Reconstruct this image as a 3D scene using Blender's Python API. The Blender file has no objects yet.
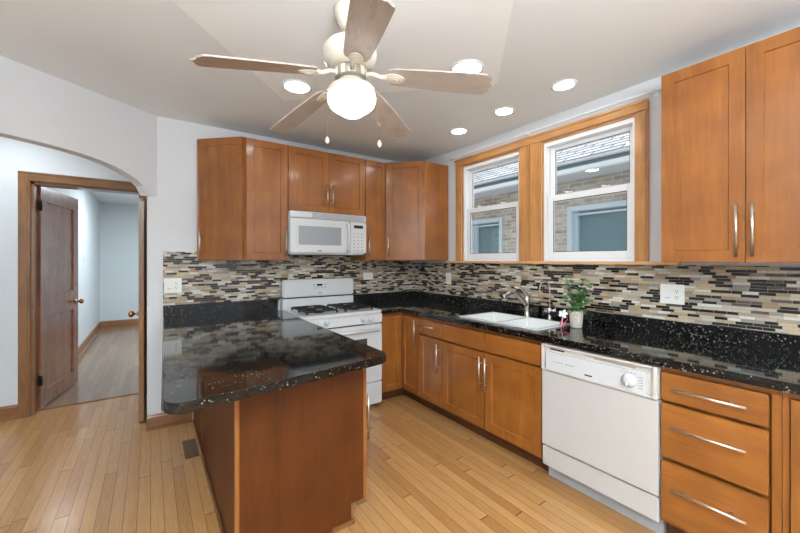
import bpy, bmesh, math, random
from mathutils import Vector, Matrix
from math import sin, cos, pi, radians

S = bpy.context.scene
COL = S.collection
random.seed(7)

# ------------------------------------------------------------------ camera, world, exposure
FPX, YAW, HOR = 357.05, 0.6101, 260.25
cd = bpy.data.cameras.new('camera'); cam = bpy.data.objects.new('camera', cd); COL.objects.link(cam)
cd.sensor_width = 36.0; cd.lens = FPX / 800 * 36.0
cd.shift_y = -(HOR - 266.5) / 800 * -1
cd.clip_start = 0.02
cam.location = (-2.5885, -3.4079, 1.3713)
cam.rotation_euler = (radians(90), 0, -YAW)
S.camera = cam

S.view_settings.view_transform = 'Standard'
S.view_settings.look = 'None'
S.view_settings.gamma = 1.0
S.view_settings.use_curve_mapping = False
S.view_settings.exposure = 0.0

w = bpy.data.worlds.new('sky'); S.world = w; w.use_nodes = True
bg = w.node_tree.nodes['Background']
bg.inputs[0].default_value = (0.90, 0.95, 1.0, 1); bg.inputs[1].default_value = 1.8

CAN = 38.0        # emission of the recessed lamps
GLOBE = 2.4
def area(name, loc, size, power, color=(1, .95, .88), rot=(0, 0, 0), sy=None):
    l = bpy.data.lights.new(name, 'AREA'); l.energy = power; l.color = color
    l.shape = 'RECTANGLE'; l.size = size; l.size_y = sy or size
    o = bpy.data.objects.new(name, l); COL.objects.link(o); o.location = loc; o.rotation_euler = rot
    return o
# added fill lights without fixtures (behind the camera, hall, far room)
area('fill_uplight', (-2.8, -4.6, 1.7), 1.2, 320, (.86, .93, 1), rot=(pi, 0, 0))  # added, aimed up to brighten the ceiling
area('hall_fill_light', (-3.55, .35, 2.49), .35, 9, (.92, .96, 1))  # added to brighten the hall
area('bedroom_fill_light', (-2.3, 3.4, 2.49), .8, 60, (.85, .93, 1))  # added to brighten the far room

# ------------------------------------------------------------------ helpers
def lin(r, g, b):
    f = lambda c: (c/255/12.92) if c/255 <= .04045 else ((c/255+.055)/1.055)**2.4
    return (f(r), f(g), f(b), 1)

def tag(o, label=None, cat=None, group=None, kind=None):
    if label: o['label'] = label
    if cat: o['category'] = cat
    if group: o['group'] = group
    if kind: o['kind'] = kind
    return o

def empty(name, loc, label=None, cat=None, group=None, rz=0):
    o = bpy.data.objects.new(name, None); COL.objects.link(o)
    o.location = loc; o.rotation_euler = (0, 0, rz); o.empty_display_size = .05
    return tag(o, label, cat, group)

class MB:
    def __init__(s): s.bm = bmesh.new()
    def box(s, x0, x1, y0, y1, z0, z1, bev=0, M=None):
        x0, x1 = min(x0, x1), max(x0, x1); y0, y1 = min(y0, y1), max(y0, y1)
        r = bmesh.ops.create_cube(s.bm, size=1)
        vs = r['verts']
        for v in vs:
            v.co = Vector(((x0+x1)/2+v.co.x*(x1-x0), (y0+y1)/2+v.co.y*(y1-y0), (z0+z1)/2+v.co.z*(z1-z0)))
        if bev:
            es = list({e for v in vs for e in v.link_edges})
            r2 = bmesh.ops.bevel(s.bm, geom=es, offset=bev, segments=2, affect='EDGES', clamp_overlap=True)
            vs = list({v for f in r2['faces'] for v in f.verts} | {v for v in vs if v.is_valid})
        if M is not None:
            for v in vs: v.co = M @ v.co
        return s
    def tube(s, pts, r, n=10, caps=True):
        pts = [Vector(p) for p in pts]
        rs = r if isinstance(r, (list, tuple)) else [r]*len(pts)
        rings = []; up = None
        for i, p in enumerate(pts):
            t = (pts[min(i+1, len(pts)-1)]-pts[max(i-1, 0)]).normalized()
            if up is None:
                up = t.orthogonal().normalized()
            else:
                up = (up - t*up.dot(t)).normalized()
            b = t.cross(up)
            rings.append([s.bm.verts.new(p+(up*cos(2*pi*k/n)+b*sin(2*pi*k/n))*rs[i]) for k in range(n)])
        for a, b2 in zip(rings, rings[1:]):
            for k in range(n): s.bm.faces.new((a[k], a[(k+1) % n], b2[(k+1) % n], b2[k])).smooth = True
        if caps:
            s.bm.faces.new(rings[0][::-1]); s.bm.faces.new(rings[-1])
        return s
    def lathe(s, prof, c=(0, 0, 0), n=32, axis='Z'):
        c = Vector(c); rings = []
        for r, h in prof:
            ring = []
            for k in range(n):
                a = 2*pi*k/n
                if axis == 'Z': q = Vector((r*cos(a), r*sin(a), h))
                elif axis == 'X': q = Vector((h, r*cos(a), r*sin(a)))
                else: q = Vector((r*sin(a), h, r*cos(a)))
                ring.append(s.bm.verts.new(c+q))
            rings.append(ring)
        for a, b in zip(rings, rings[1:]):
            for k in range(n): s.bm.faces.new((a[k], a[(k+1) % n], b[(k+1) % n], b[k])).smooth = True
        if prof[0][0] > 1e-6: s.bm.faces.new(rings[0][::-1])
        if prof[-1][0] > 1e-6: s.bm.faces.new(rings[-1])
        return s
    def prism(s, poly, z0, z1, M=None, bev=0, seg=2, bevtop=False):
        b = [s.bm.verts.new((p[0], p[1], z0)) for p in poly]
        t = [s.bm.verts.new((p[0], p[1], z1)) for p in poly]
        n = len(poly); fs = [s.bm.faces.new(b[::-1]), s.bm.faces.new(t)]
        for k in range(n): fs.append(s.bm.faces.new((b[k], b[(k+1) % n], t[(k+1) % n], t[k])))
        vs = b+t
        if bev:
            es = set(fs[1].edges) | set(fs[0].edges)
            r = bmesh.ops.bevel(s.bm, geom=list(es), offset=bev, segments=seg, affect='EDGES')
            vs = list({v for f in r['faces'] for v in f.verts} | {v for v in vs if v.is_valid})
        if M is not None:
            for v in vs: v.co = M @ v.co
        return s
    def sheet(s, rows):
        g = [[s.bm.verts.new(p) for p in r] for r in rows]
        for a, b in zip(g, g[1:]):
            for k in range(len(a)-1): s.bm.faces.new((a[k], a[k+1], b[k+1], b[k])).smooth = True
        return s
    def build(s, name, mat, parent=None, smooth=False, **kw):
        bmesh.ops.remove_doubles(s.bm, verts=s.bm.verts, dist=1e-6)
        bmesh.ops.recalc_face_normals(s.bm, faces=s.bm.faces)
        me = bpy.data.meshes.new(name); s.bm.to_mesh(me); s.bm.free()
        me.materials.append(mat)
        if smooth:
            for p in me.polygons: p.use_smooth = True
        o = bpy.data.objects.new(name, me); COL.objects.link(o)
        if parent is not None:
            o.parent = parent
            W = Matrix.Identity(4); q = parent
            while q is not None:
                W = Matrix.LocRotScale(q.location, q.rotation_euler, q.scale) @ W; q = q.parent
            if kw.pop('world', True): me.transform(W.inverted())
        kw.pop('world', None)
        tag(o, **kw)
        return o

class Pieces(MB):
    """every box becomes a part of its own"""
    def __init__(s): s.items = []
    def box(s, *a, **k): s.items.append(MB().box(*a, **k)); return s
    def build(s, name, mat, parent=None, **kw): return [i.build(name, mat, parent, **kw) for i in s.items]
def struct(name, mb, mat, parent=None):
    return mb.build(name, mat, parent, kind='structure' if parent is None else None)

# ------------------------------------------------------------------ materials
def mat(name, color=(.8, .8, .8, 1), rough=.5, metal=0, spec=.5, coat=0, emit=0, ecol=None):
    m = bpy.data.materials.new(name); m.use_nodes = True
    p = m.node_tree.nodes['Principled BSDF']
    p.inputs['Base Color'].default_value = color; p.inputs['Roughness'].default_value = rough
    p.inputs['Metallic'].default_value = metal; p.inputs['Specular IOR Level'].default_value = spec
    p.inputs['Coat Weight'].default_value = coat; p.inputs['Coat Roughness'].default_value = .12
    if emit:
        p.inputs['Emission Color'].default_value = ecol or color; p.inputs['Emission Strength'].default_value = emit
    return m
class NT:
    def __init__(s, m): s.m = m; s.t = m.node_tree; s.p = s.t.nodes['Principled BSDF']
    def n(s, typ, **kw):
        nd = s.t.nodes.new(typ)
        for k, v in kw.items(): setattr(nd, k, v)
        return nd
    def l(s, a, b): s.t.links.new(a, b)
    def val(s, sock, v):
        if hasattr(v, 'links') or isinstance(v, bpy.types.NodeSocket): s.l(v, sock)
        else: sock.default_value = v
    def math(s, op, a, b=0.0, c=0.0):
        nd = s.n('ShaderNodeMath', operation=op)
        for i, v in enumerate((a, b, c)): s.val(nd.inputs[i], v)
        return nd.outputs[0]
    def comb(s, x, y, z):
        nd = s.n('ShaderNodeCombineXYZ')
        for i, v in enumerate((x, y, z)): s.val(nd.inputs[i], v)
        return nd.outputs[0]
    def xyz(s, world=False):
        if world: src = s.n('ShaderNodeNewGeometry').outputs['Position']
        else: src = s.n('ShaderNodeTexCoord').outputs['Object']
        sp = s.n('ShaderNodeSeparateXYZ'); s.l(src, sp.inputs[0]); return sp.outputs
    def noise(s, vec, scale=5, detail=3, rough=.5, dist=0):
        nd = s.n('ShaderNodeTexNoise'); s.val(nd.inputs['Vector'], vec)
        nd.inputs['Scale'].default_value = scale; nd.inputs['Detail'].default_value = detail
        nd.inputs['Roughness'].default_value = rough; nd.inputs['Distortion'].default_value = dist
        return nd.outputs['Fac']
    def ramp(s, fac, stops, mode='LINEAR'):
        nd = s.n('ShaderNodeValToRGB'); cr = nd.color_ramp; cr.interpolation = mode
        while len(cr.elements) < len(stops): cr.elements.new(.5)
        for e, (p, c) in zip(cr.elements, stops): e.position = p; e.color = c
        s.val(nd.inputs[0], fac); return nd.outputs[0]
    def mix(s, fac, a, b, blend='MIX'):
        nd = s.n('ShaderNodeMix', data_type='RGBA', blend_type=blend)
        s.val(nd.inputs[0], fac); s.val(nd.inputs[6], a); s.val(nd.inputs[7], b)
        return nd.outputs[2]
    def bump(s, h, strength=.3, dist=.002):
        nd = s.n('ShaderNodeBump'); nd.inputs['Strength'].default_value = strength
        nd.inputs['Distance'].default_value = dist; s.l(h, nd.inputs['Height']); s.l(nd.outputs[0], s.p.inputs['Normal'])

def wood(name, c0, c1, axis='z', rough=.3, coat=.35, scale=1.0, grain=.5, world=True):
    m = mat(name, c0, rough, coat=coat); t = NT(m)
    x, y, z = t.xyz(world)
    k = {'x': (.07, 1, 1), 'y': (1, .07, 1), 'z': (1, 1, .07)}[axis]
    info = t.n('ShaderNodeObjectInfo').outputs['Random']
    off = t.math('MULTIPLY', info, 37.0)
    v = t.comb(t.math('ADD', t.math('MULTIPLY', x, k[0]), off), t.math('MULTIPLY', y, k[1]), t.math('MULTIPLY', z, k[2]))
    n1 = t.noise(v, 9*scale, 4, .6, .8)
    n2 = t.noise(v, 75*scale, 2, .5)
    v3 = t.comb(t.math('ADD', x, off), y, z)
    n3 = t.noise(v3, 6, 2)
    f = t.math('ADD', t.math('MULTIPLY', n1, .55), t.math('ADD', t.math('MULTIPLY', n2, grain*.5), t.math('MULTIPLY', n3, .42)))
    col = t.ramp(f, [(.36, c1), (.80, c0)])
    br = t.math('ADD', .93, t.math('MULTIPLY', info, .12))
    col = t.mix(1.0, col, t.comb(br, br, br), 'MULTIPLY')
    t.l(col, t.p.inputs['Base Color'])
    t.bump(n2, .12, .0006)
    return m

CABC0, CABC1 = lin(168, 105, 45), lin(118, 66, 24)
M_cab = wood('cabinet maple', CABC0, CABC1, 'z', .28, .35)
M_cabh = wood('cabinet maple horizontal', CABC0, CABC1, 'y', .28, .35)
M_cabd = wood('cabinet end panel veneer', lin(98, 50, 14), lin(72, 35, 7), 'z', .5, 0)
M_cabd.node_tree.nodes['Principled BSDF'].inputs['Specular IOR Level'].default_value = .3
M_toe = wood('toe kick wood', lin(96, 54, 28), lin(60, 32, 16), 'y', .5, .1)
M_oak = wood('honey oak window casing', lin(204, 148, 88), lin(150, 94, 44), 'z', .32, .4, 1.6, .9)
M_oakh = wood('honey oak window head', lin(204, 148, 88), lin(150, 94, 44), 'y', .5, .05, 1.6, .9)
M_stool = wood('pale oak window ledge', lin(232, 190, 140), lin(205, 152, 96), 'y', .35, .3)
M_case = wood('dark oak door casing', lin(136, 94, 52), lin(80, 50, 24), 'z', .35, .35, 1.8, 1)
M_caseh = wood('dark oak door head', lin(136, 94, 52), lin(80, 50, 24), 'x', .35, .35, 1.8, 1)
M_door = wood('figured walnut brown door', lin(152, 100, 72), lin(94, 58, 40), 'z', .22, .6, 2.2, .8)
M_base = wood('oak baseboard', lin(156, 106, 62), lin(110, 70, 36), 'x', .35, .3, 1.2)
M_blade = wood('washed oak fan blade', lin(182, 172, 162), lin(140, 126, 116), 'x', .45, .1, 1.3, 1.2, world=False)

M_wall = mat('white wall paint', lin(212, 214, 216), .6)
M_ceil = mat('ceiling paint', lin(232, 238, 240), .7)
M_ceilp = mat('ceiling panel white', lin(246, 250, 251), .7)  # whiter than the rest of the ceiling
M_hallw = mat('pale blue grey wall paint', lin(212, 220, 224), .6)
for m_ in (M_wall, M_ceil, M_ceilp, M_hallw):
    t = NT(m_); x, y, z = t.xyz(True); t.bump(t.noise(t.comb(x, y, z), 60, 3), .05, .002)
M_white = mat('white appliance enamel', lin(208, 211, 212), .22, coat=.4)
M_dwp = mat('dishwasher cream panel', lin(206, 202, 194), .3, coat=.2)
M_dwd = mat('dishwasher satin door', lin(194, 192, 188), .3, coat=.2)
M_vinyl = mat('white vinyl', lin(232, 234, 236), .35)
M_plastic = mat('white plastic plate', lin(235, 235, 230), .35)
M_slot = mat('dark slot', lin(40, 40, 42), .5)
M_grey = mat('grey print', lin(120, 122, 126), .5)
M_lgrey = mat('light grey louvre', lin(168, 172, 176), .4)
M_mwin = mat('microwave screen window', lin(150, 156, 160), .2, coat=.5)
M_ovwin = mat('oven window glass', lin(70, 74, 78), .08, coat=1)
M_black = mat('cast iron', lin(22, 22, 23), .45)
M_display = mat('black display', lin(28, 34, 38), .15)
M_nickel = mat('brushed nickel', lin(205, 200, 190), .28, 1)
M_steel = mat('satin steel faucet', lin(190, 186, 178), .22, 1)
M_chrome = mat('chrome', lin(225, 225, 228), .08, 1)
M_brass = mat('aged brass knob', lin(176, 132, 84), .25, 1)
M_hinge = mat('dark iron hinge', lin(60, 50, 44), .45, .8)
M_fan = mat('cream fan enamel', lin(212, 205, 190), .3, coat=.3)
M_fanm = mat('fan vent dark nickel', lin(165, 158, 145), .35, .5)
M_gold = mat('antique gold trim', lin(150, 130, 84), .35, .8)
M_globe = mat('lit frosted glass', (1, 1, 1, 1), .3, emit=GLOBE, ecol=(1, .975, .93, 1))
M_can = mat('lit lamp lens', (1, 1, 1, 1), .4, emit=CAN, ecol=(1, .975, .94, 1))
M_sink = mat('white porcelain', lin(232, 234, 233), .12, coat=.6)
M_pot = mat('textured ivory pot', lin(214, 206, 190), .7)
t = NT(M_pot); x, y, z = t.xyz(True); nn = t.noise(t.comb(x, y, z), 120, 3)
t.l(t.ramp(nn, [(.35, lin(176, 166, 148)), (.65, lin(226, 220, 206))]), t.p.inputs['Base Color']); t.bump(nn, .6, .003)
M_soil = mat('potting soil', lin(50, 38, 28), .9)
M_leaf = mat('glossy leaf', lin(60, 120, 54), .3, coat=.3)
t = NT(M_leaf); x, y, z = t.xyz(True)
t.l(t.ramp(t.noise(t.comb(x, y, z), 45, 2), [(.3, lin(40, 96, 40)), (.6, lin(86, 148, 76)), (.8, lin(160, 196, 136))]), t.p.inputs['Base Color'])
M_stem = mat('plant stem', lin(86, 96, 52), .6)
M_pink = mat('dark pink ribbon', lin(206, 44, 84), .5)
M_petal = mat('white petal', lin(240, 240, 238), .5)
M_register = mat('bronze floor register', lin(104, 84, 60), .5, .2)
M_thresh = wood('threshold oak', lin(150, 112, 72), lin(104, 72, 42), 'x', .4, .2)

# polished black granite with flecks
M_gran = mat('black granite', lin(14, 14, 15), .06, spec=.5, coat=.0)
M_gran.node_tree.nodes['Principled BSDF'].inputs['Coat Roughness'].default_value = .03
t = NT(M_gran); x, y, z = t.xyz(True); pv = t.comb(x, y, z)
vo = t.n('ShaderNodeTexVoronoi'); t.l(pv, vo.inputs['Vector']); vo.inputs['Scale'].default_value = 140
sp = t.n('ShaderNodeSeparateColor'); t.l(vo.outputs['Color'], sp.inputs[0])
fl = t.ramp(sp.outputs[0], [(0, lin(10, 10, 11)), (.62, lin(26, 28, 28)), (.78, lin(52, 55, 52)), (.88, lin(92, 94, 88)), (.955, lin(160, 156, 142))], 'CONSTANT')
big = t.noise(pv, 14, 3)
msk = t.ramp(big, [(.36, (0.3, .3, .3, 1)), (.52, (1, 1, 1, 1))])
dm = t.ramp(vo.outputs['Distance'], [(.25, (1, 1, 1, 1)), (.55, (0, 0, 0, 1))])
fac = t.mix(1.0, msk, dm, 'MULTIPLY')
t.l(t.mix(fac, lin(13, 13, 14), fl), t.p.inputs['Base Color'])

# linear glass-and-stone mosaic
def mosaic(name, horiz):
    m = mat(name, rough=.18); t = NT(m)
    x, y, z = t.xyz(True); h = {'x': x, 'y': y}[horiz]
    R = .0163
    zr = t.math('DIVIDE', z, R); row = t.math('FLOOR', zr); fz = t.math('FRACT', zr)
    wn = t.n('ShaderNodeTexWhiteNoise', noise_dimensions='1D'); t.l(row, wn.inputs['W'])
    W = t.math('ADD', t.math('MULTIPLY', h, 16.0), t.math('MULTIPLY', wn.outputs['Value'], 733.0))
    va = t.n('ShaderNodeTexVoronoi', voronoi_dimensions='1D'); t.l(W, va.inputs['W']); va.inputs['Scale'].default_value = 1
    vd = t.n('ShaderNodeTexVoronoi', voronoi_dimensions='1D', feature='DISTANCE_TO_EDGE'); t.l(W, vd.inputs['W']); vd.inputs['Scale'].default_value = 1
    sc = t.n('ShaderNodeSeparateColor'); t.l(va.outputs['Color'], sc.inputs[0])
    cols = [(0, lin(26, 21, 22)), (.2, lin(44, 38, 40)), (.30, lin(92, 74, 66)), (.35, lin(150, 142, 134)), (.45, lin(172, 156, 130)),
            (.56, lin(192, 184, 166)), (.70, lin(196, 176, 142)), (.80, lin(158, 130, 98)), (.87, lin(214, 210, 200))]
    c = t.ramp(sc.outputs[0], cols, 'CONSTANT')
    mott = t.noise(t.comb(x, y, z), 120, 3)
    c = t.mix(.35, c, t.ramp(mott, [(.3, (.55, .5, .45, 1)), (.7, (1, 1, 1, 1))]), 'MULTIPLY')
    gz = t.math('GREATER_THAN', t.math('MINIMUM', fz, t.math('SUBTRACT', 1.0, fz)), .06)
    gh = t.math('GREATER_THAN', vd.outputs['Distance'], .016)
    g = t.math('MULTIPLY', gz, gh)
    t.l(t.mix(g, lin(150, 143, 132), c), t.p.inputs['Base Color'])
    rg = t.ramp(sc.outputs[0], [(0, (.1, .1, .1, 1)), (.31, (.35, .35, .35, 1)), (.54, (.15, .15, .15, 1)), (.68, (.45, .45, .45, 1))], 'CONSTANT')
    t.l(rg, t.p.inputs['Roughness'])
    t.bump(g, .5, .0012)
    return m
M_mosx = mosaic('strip mosaic back', 'x'); M_mosy = mosaic('strip mosaic side', 'y')

def planks(name, c, width=.0575, rough=.28):
    m = mat(name, rough=rough, coat=.25); t = NT(m)
    x, y, z = t.xyz(True)
    xr = t.math('DIVIDE', x, width); col = t.math('FLOOR', xr); fx = t.math('FRACT', xr)
    wn = t.n('ShaderNodeTexWhiteNoise', noise_dimensions='1D'); t.l(col, wn.inputs['W'])
    W = t.math('ADD', t.math('MULTIPLY', y, .85), t.math('MULTIPLY', wn.outputs['Value'], 517.0))
    va = t.n('ShaderNodeTexVoronoi', voronoi_dimensions='1D'); t.l(W, va.inputs['W']); va.inputs['Scale'].default_value = 1
    vd = t.n('ShaderNodeTexVoronoi', voronoi_dimensions='1D', feature='DISTANCE_TO_EDGE'); t.l(W, vd.inputs['W']); vd.inputs['Scale'].default_value = 1
    sc = t.n('ShaderNodeSeparateColor'); t.l(va.outputs['Color'], sc.inputs[0])
    cc = t.ramp(sc.outputs[0], [(0, c[0]), (.35, c[1]), (.7, c[2]), (1, c[3])])
    sh = t.math('MULTIPLY', sc.outputs[1], 40.0)
    v = t.comb(t.math('ADD', t.math('MULTIPLY', x, 22), sh), t.math('MULTIPLY', y, 1.6), 0.0)
    g = t.noise(v, 3, 5, .62, 1.5)
    v2 = t.comb(t.math('ADD', t.math('MULTIPLY', x, 160), sh), t.math('MULTIPLY', y, 5), 0.0)
    g2 = t.noise(v2, 1.5, 2)
    cc = t.mix(.55, cc, t.ramp(g, [(.3, (.68, .60, .52, 1)), (.62, (1, 1, 1, 1))]), 'MULTIPLY')
    cc = t.mix(.3, cc, t.ramp(g2, [(.3, (.65, .6, .55, 1)), (.6, (1, 1, 1, 1))]), 'MULTIPLY')
    gx = t.math('GREATER_THAN', t.math('MINIMUM', fx, t.math('SUBTRACT', 1.0, fx)), .022)
    gy = t.math('GREATER_THAN', vd.outputs['Distance'], .0028)
    gg = t.math('MULTIPLY', gx, gy)
    t.l(t.mix(gg, c[4], cc), t.p.inputs['Base Color'])
    t.bump(gg, .3, .0008)
    return m
M_floor = planks('oak strip floor', [lin(170, 122, 72), lin(188, 142, 88), lin(196, 151, 98), lin(178, 130, 78), lin(108, 70, 36)])
M_floor2 = planks('daylight-greyed oak floor', [lin(128, 102, 80), lin(148, 122, 98), lin(158, 134, 108), lin(136, 108, 84), lin(78, 60, 46)])  # oak greyed in its colour to stand for the far room's cool daylight

# exterior
M_brick = mat('tan brick', rough=.9); t = NT(M_brick)
x, y, z = t.xyz(True); br = t.n('ShaderNodeTexBrick'); t.l(t.comb(y, z, 0.0), br.inputs['Vector'])
br.inputs['Color1'].default_value = lin(206, 198, 182); br.inputs['Color2'].default_value = lin(158, 148, 134); br.inputs['Mortar'].default_value = lin(205, 200, 190)
br.inputs['Scale'].default_value = 1; br.inputs['Brick Width'].default_value = .17; br.inputs['Row Height'].default_value = .05; br.inputs['Mortar Size'].default_value = .006
t.l(t.mix(.5, br.outputs['Color'], t.ramp(t.noise(t.comb(x, y, z), 16, 4), [(.3, (.5, .48, .46, 1)), (.65, (1, 1, 1, 1))]), 'MULTIPLY'), t.p.inputs['Base Color'])
M_shingle = mat('grey roof shingles', rough=.9); t = NT(M_shingle)
x, y, z = t.xyz(True); br = t.n('ShaderNodeTexBrick'); t.l(t.comb(y, t.math('MULTIPLY', z, 1.0), 0.0), br.inputs['Vector'])
br.inputs['Color1'].default_value = lin(232, 235, 238); br.inputs['Color2'].default_value = lin(196, 200, 206); br.inputs['Mortar'].default_value = lin(70, 76, 82)
br.inputs['Scale'].default_value = 1; br.inputs['Brick Width'].default_value = .3; br.inputs['Row Height'].default_value = .06; br.inputs['Mortar Size'].default_value = .009
t.l(br.outputs['Color'], t.p.inputs['Base Color'])
M_soffit = mat('grey soffit', lin(170, 178, 182), .6)
M_gutter = mat('white gutter', lin(220, 228, 230), .4)
M_fascia = mat('blue grey fascia', lin(120, 138, 146), .5)
M_extfr = mat('pale blue window frame', lin(190, 208, 216), .4)
M_extgl = mat('teal curtained glass', lin(104, 132, 140), .15, coat=.5)

M_glass = bpy.data.materials.new('window glass'); M_glass.use_nodes = True
nt = M_glass.node_tree; nt.nodes.clear()
out = nt.nodes.new('ShaderNodeOutputMaterial'); mx = nt.nodes.new('ShaderNodeMixShader')
lw = nt.nodes.new('ShaderNodeLayerWeight'); pw = nt.nodes.new('ShaderNodeMath'); pw.operation = 'POWER'; pw.inputs[1].default_value = 5
nt.links.new(lw.outputs['Facing'], pw.inputs[0]); fr = nt.nodes.new('ShaderNodeMath'); fr.operation = 'MULTIPLY_ADD'; fr.inputs[1].default_value = .9; fr.inputs[2].default_value = .05
nt.links.new(pw.outputs[0], fr.inputs[0])
tr = nt.nodes.new('ShaderNodeBsdfTransparent'); gl = nt.nodes.new('ShaderNodeBsdfGlossy'); gl.inputs['Roughness'].default_value = 0
nt.links.new(fr.outputs[0], mx.inputs[0]); nt.links.new(tr.outputs[0], mx.inputs[1]); nt.links.new(gl.outputs[0], mx.inputs[2]); nt.links.new(mx.outputs[0], out.inputs[0])

# ------------------------------------------------------------------ room shell
FZ = .045; CZ = 2.51; ZT = 2.368; ZB = 1.372
DX, DY = -.822, -.569                       # direction of the angled wall
A0 = (-2.546, 0.0)
LEN = 2.0
A1 = (A0[0]+DX*LEN, A0[1]+DY*LEN)           # (-4.19,-1.138)
struct('floor', MB().box(-4.9, .12, -6.2, 1.0, -.1, FZ), M_floor)
struct('floor_bedroom', MB().box(-3.6, -.9, 1.0, 6.2, -.1, FZ), M_floor2)
struct('ceiling', MB().box(-4.9, .12, -6.2, 6.2, CZ, CZ+.1), M_ceil)
# shallow dropped drywall panel, turned 45 degrees
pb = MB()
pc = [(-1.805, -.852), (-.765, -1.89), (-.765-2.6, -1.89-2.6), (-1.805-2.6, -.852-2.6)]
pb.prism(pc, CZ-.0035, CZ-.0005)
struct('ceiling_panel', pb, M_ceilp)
struct('wall_back', MB().box(-2.61, .12, 0, .12, FZ, CZ), M_wall)
# right wall with the two window openings
W1 = (-1.50, -.80); W2 = (-2.39, -1.70); WZ0, WZ1 = 1.363, 2.325
rw = MB()
rw.box(0, .12, -6.2, 0, FZ, WZ0).box(0, .12, -6.2, 0, WZ1, CZ)
rw.box(0, .12, W1[1], 0, WZ0, WZ1).box(0, .12, W2[1], W1[0], WZ0, WZ1).box(0, .12, -6.2, W2[0], WZ0, WZ1)
struct('wall_right', rw, M_wall)
# angled wall with arch: profile in (s,z)
def arch_mesh():
    mb = MB(); sA, sB = .07, 1.50; zs = 1.873; zp = 2.082
    n = 40; pts = []
    for i in range(n+1):
        u = -1+2*i/n
        zz = zs+(zp-zs)*(1-abs(u)**2.7)**(1/1.75)
        pts.append(((sA+sB)/2+u*(sB-sA)/2, zz))
    T = .085; nx, ny = -.569, .822
    def P(s, z, d): return (A0[0]+DX*s+nx*d, A0[1]+DY*s+ny*d, z)
    top = CZ
    rows = []
    outer = [(p[0], top) for p in pts]
    for d in (0, T):
        mb.sheet([[P(p[0], p[1], d) for p in pts], [P(p[0], top, d) for p in pts]])
    mb.sheet([[P(p[0], p[1], 0) for p in pts], [P(p[0], p[1], T) for p in pts]])
    for f in mb.bm.faces: f.smooth = False
    # right tail above the ledge and left pier
    def wedge(poly, z0, z1): mb.prism(poly, z0, z1)
    wedge([P(.0, 0, 0)[:2], P(sA, 0, 0)[:2], P(sA, 0, T)[:2], P(-.0, 0, T)[:2]], zs, top)
    wedge([P(sB, 0, 0)[:2], P(LEN, 0, 0)[:2], P(LEN, 0, T)[:2], P(sB, 0, T)[:2]], FZ, top)
    return mb
struct('wall_left', arch_mesh(), M_wall)
struct('wall_left_rear', MB().box(A1[0]-.12, A1[0], -6.2, A1[1], FZ, CZ), M_wall)
# unseen rear wall, wide opening added to let daylight in behind the camera
rr = MB(); rr.box(-4.3, -3.6, -6.2, -6.08, FZ, CZ).box(-.7, 0, -6.2, -6.08, FZ, CZ).box(-3.6, -.7, -6.2, -6.08, FZ, .9).box(-3.6, -.7, -6.2, -6.08, 2.2, CZ)
struct('wall_rear', rr, M_wall)
# hall behind the arch
DO0, DO1, DZ = -3.425, -2.66, 2.045
hb = MB(); HY = .90
hb.box(-4.9, DO0, HY, HY+.12, FZ, CZ).box(DO1, -2.0, HY, HY+.12, FZ, CZ).box(DO0, DO1, HY, HY+.12, DZ, CZ)
struct('wall_hall', hb, M_hallw)
struct('wall_hall_right', MB().box(-2.55, -2.45, .121, HY, FZ, CZ), M_hallw)
struct('wall_hall_left', MB().box(-4.9, -4.8, -.9, HY, FZ, CZ), M_hallw)
struct('wall_bedroom_left', MB().box(-3.52, -3.40, HY+.121, 6.0, FZ, CZ), M_hallw)
bw = MB(); bw.box(-3.6, -.9, 5.68, 5.8, FZ, CZ)
struct('wall_bedroom_far', bw, M_hallw)
bw = MB(); bw.box(-1.02, -.9, 1.0, 5.68, FZ, 1.0).box(-1.02, -.9, 1.0, 5.68, 2.2, CZ).box(-1.02, -.9, 1.0, 2.2, 1, 2.2).box(-1.02, -.9, 4.6, 5.68, 1, 2.2)
struct('wall_bedroom_right', bw, M_hallw)

# door casing and head (dark oak)
cs = MB()
cs.box(-3.50, -3.425, HY-.022, HY-.001, FZ+.001, 2.12, .005).box(-3.487, -3.44, HY-.028, HY-.02, FZ+.001, 2.10, .003)
cs.box(-2.66, -2.585, HY-.022, HY-.001, FZ+.001, 2.12, .005)
o = struct('trim_1', cs, M_case)
struct('head_casing', MB().box(-3.50, -2.585, HY-.024, HY-.001, 2.045, 2.12, .005).box(-3.50, -2.585, HY-.03, HY-.02, 2.105, 2.122, .003), M_caseh, o)
struct('jamb', MB().box(-3.426, -3.405, HY-.0005, HY+.125, FZ+.001, DZ).box(-2.68, -2.66, HY-.0005, HY+.125, FZ+.001, DZ).box(-3.426, -2.66, HY-.0005, HY+.125, DZ-.02, DZ), M_case, o)
struct('trim_2', MB().box(-3.404, -2.681, .985, 1.02, FZ, FZ+.008, .003), M_thresh)

# baseboards
def baseboard(name, p0, p1, nrm, h=.115, m=M_base):
    p0, p1, n = Vector(p0), Vector(p1), Vector(nrm)
    mb = MB(); z = FZ+.0005
    prof = [(0, 0), (.026, 0), (.026, .012), (.018, .02), (.014, .022), (.014, h-.02), (.007, h-.006), (.007, h), (0, h)]
    rows = []
    for q in (p0, p1): rows.append([(q.x+n.x*(d+.001), q.y+n.y*(d+.001), z+k) for d, k in prof])
    mb.sheet(rows)
    for r in rows: mb.bm.faces.new([mb.bm.verts.new(v) for v in r])
    for f in mb.bm.faces: f.smooth = False
    return struct(name, mb, m)
baseboard('baseboard_hall', (-4.8, HY), (-3.502, HY), (0, -1))
baseboard('baseboard_back', (-2.612, 0), (-2.306, 0), (0, -1))
baseboard('baseboard_bedroom_left', (-3.40, HY+.13), (-3.40, 5.67), (1, 0), .13)
baseboard('baseboard_bedroom_far', (-3.38, 5.68), (-1.1, 5.68), (0, -1), .13)

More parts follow.
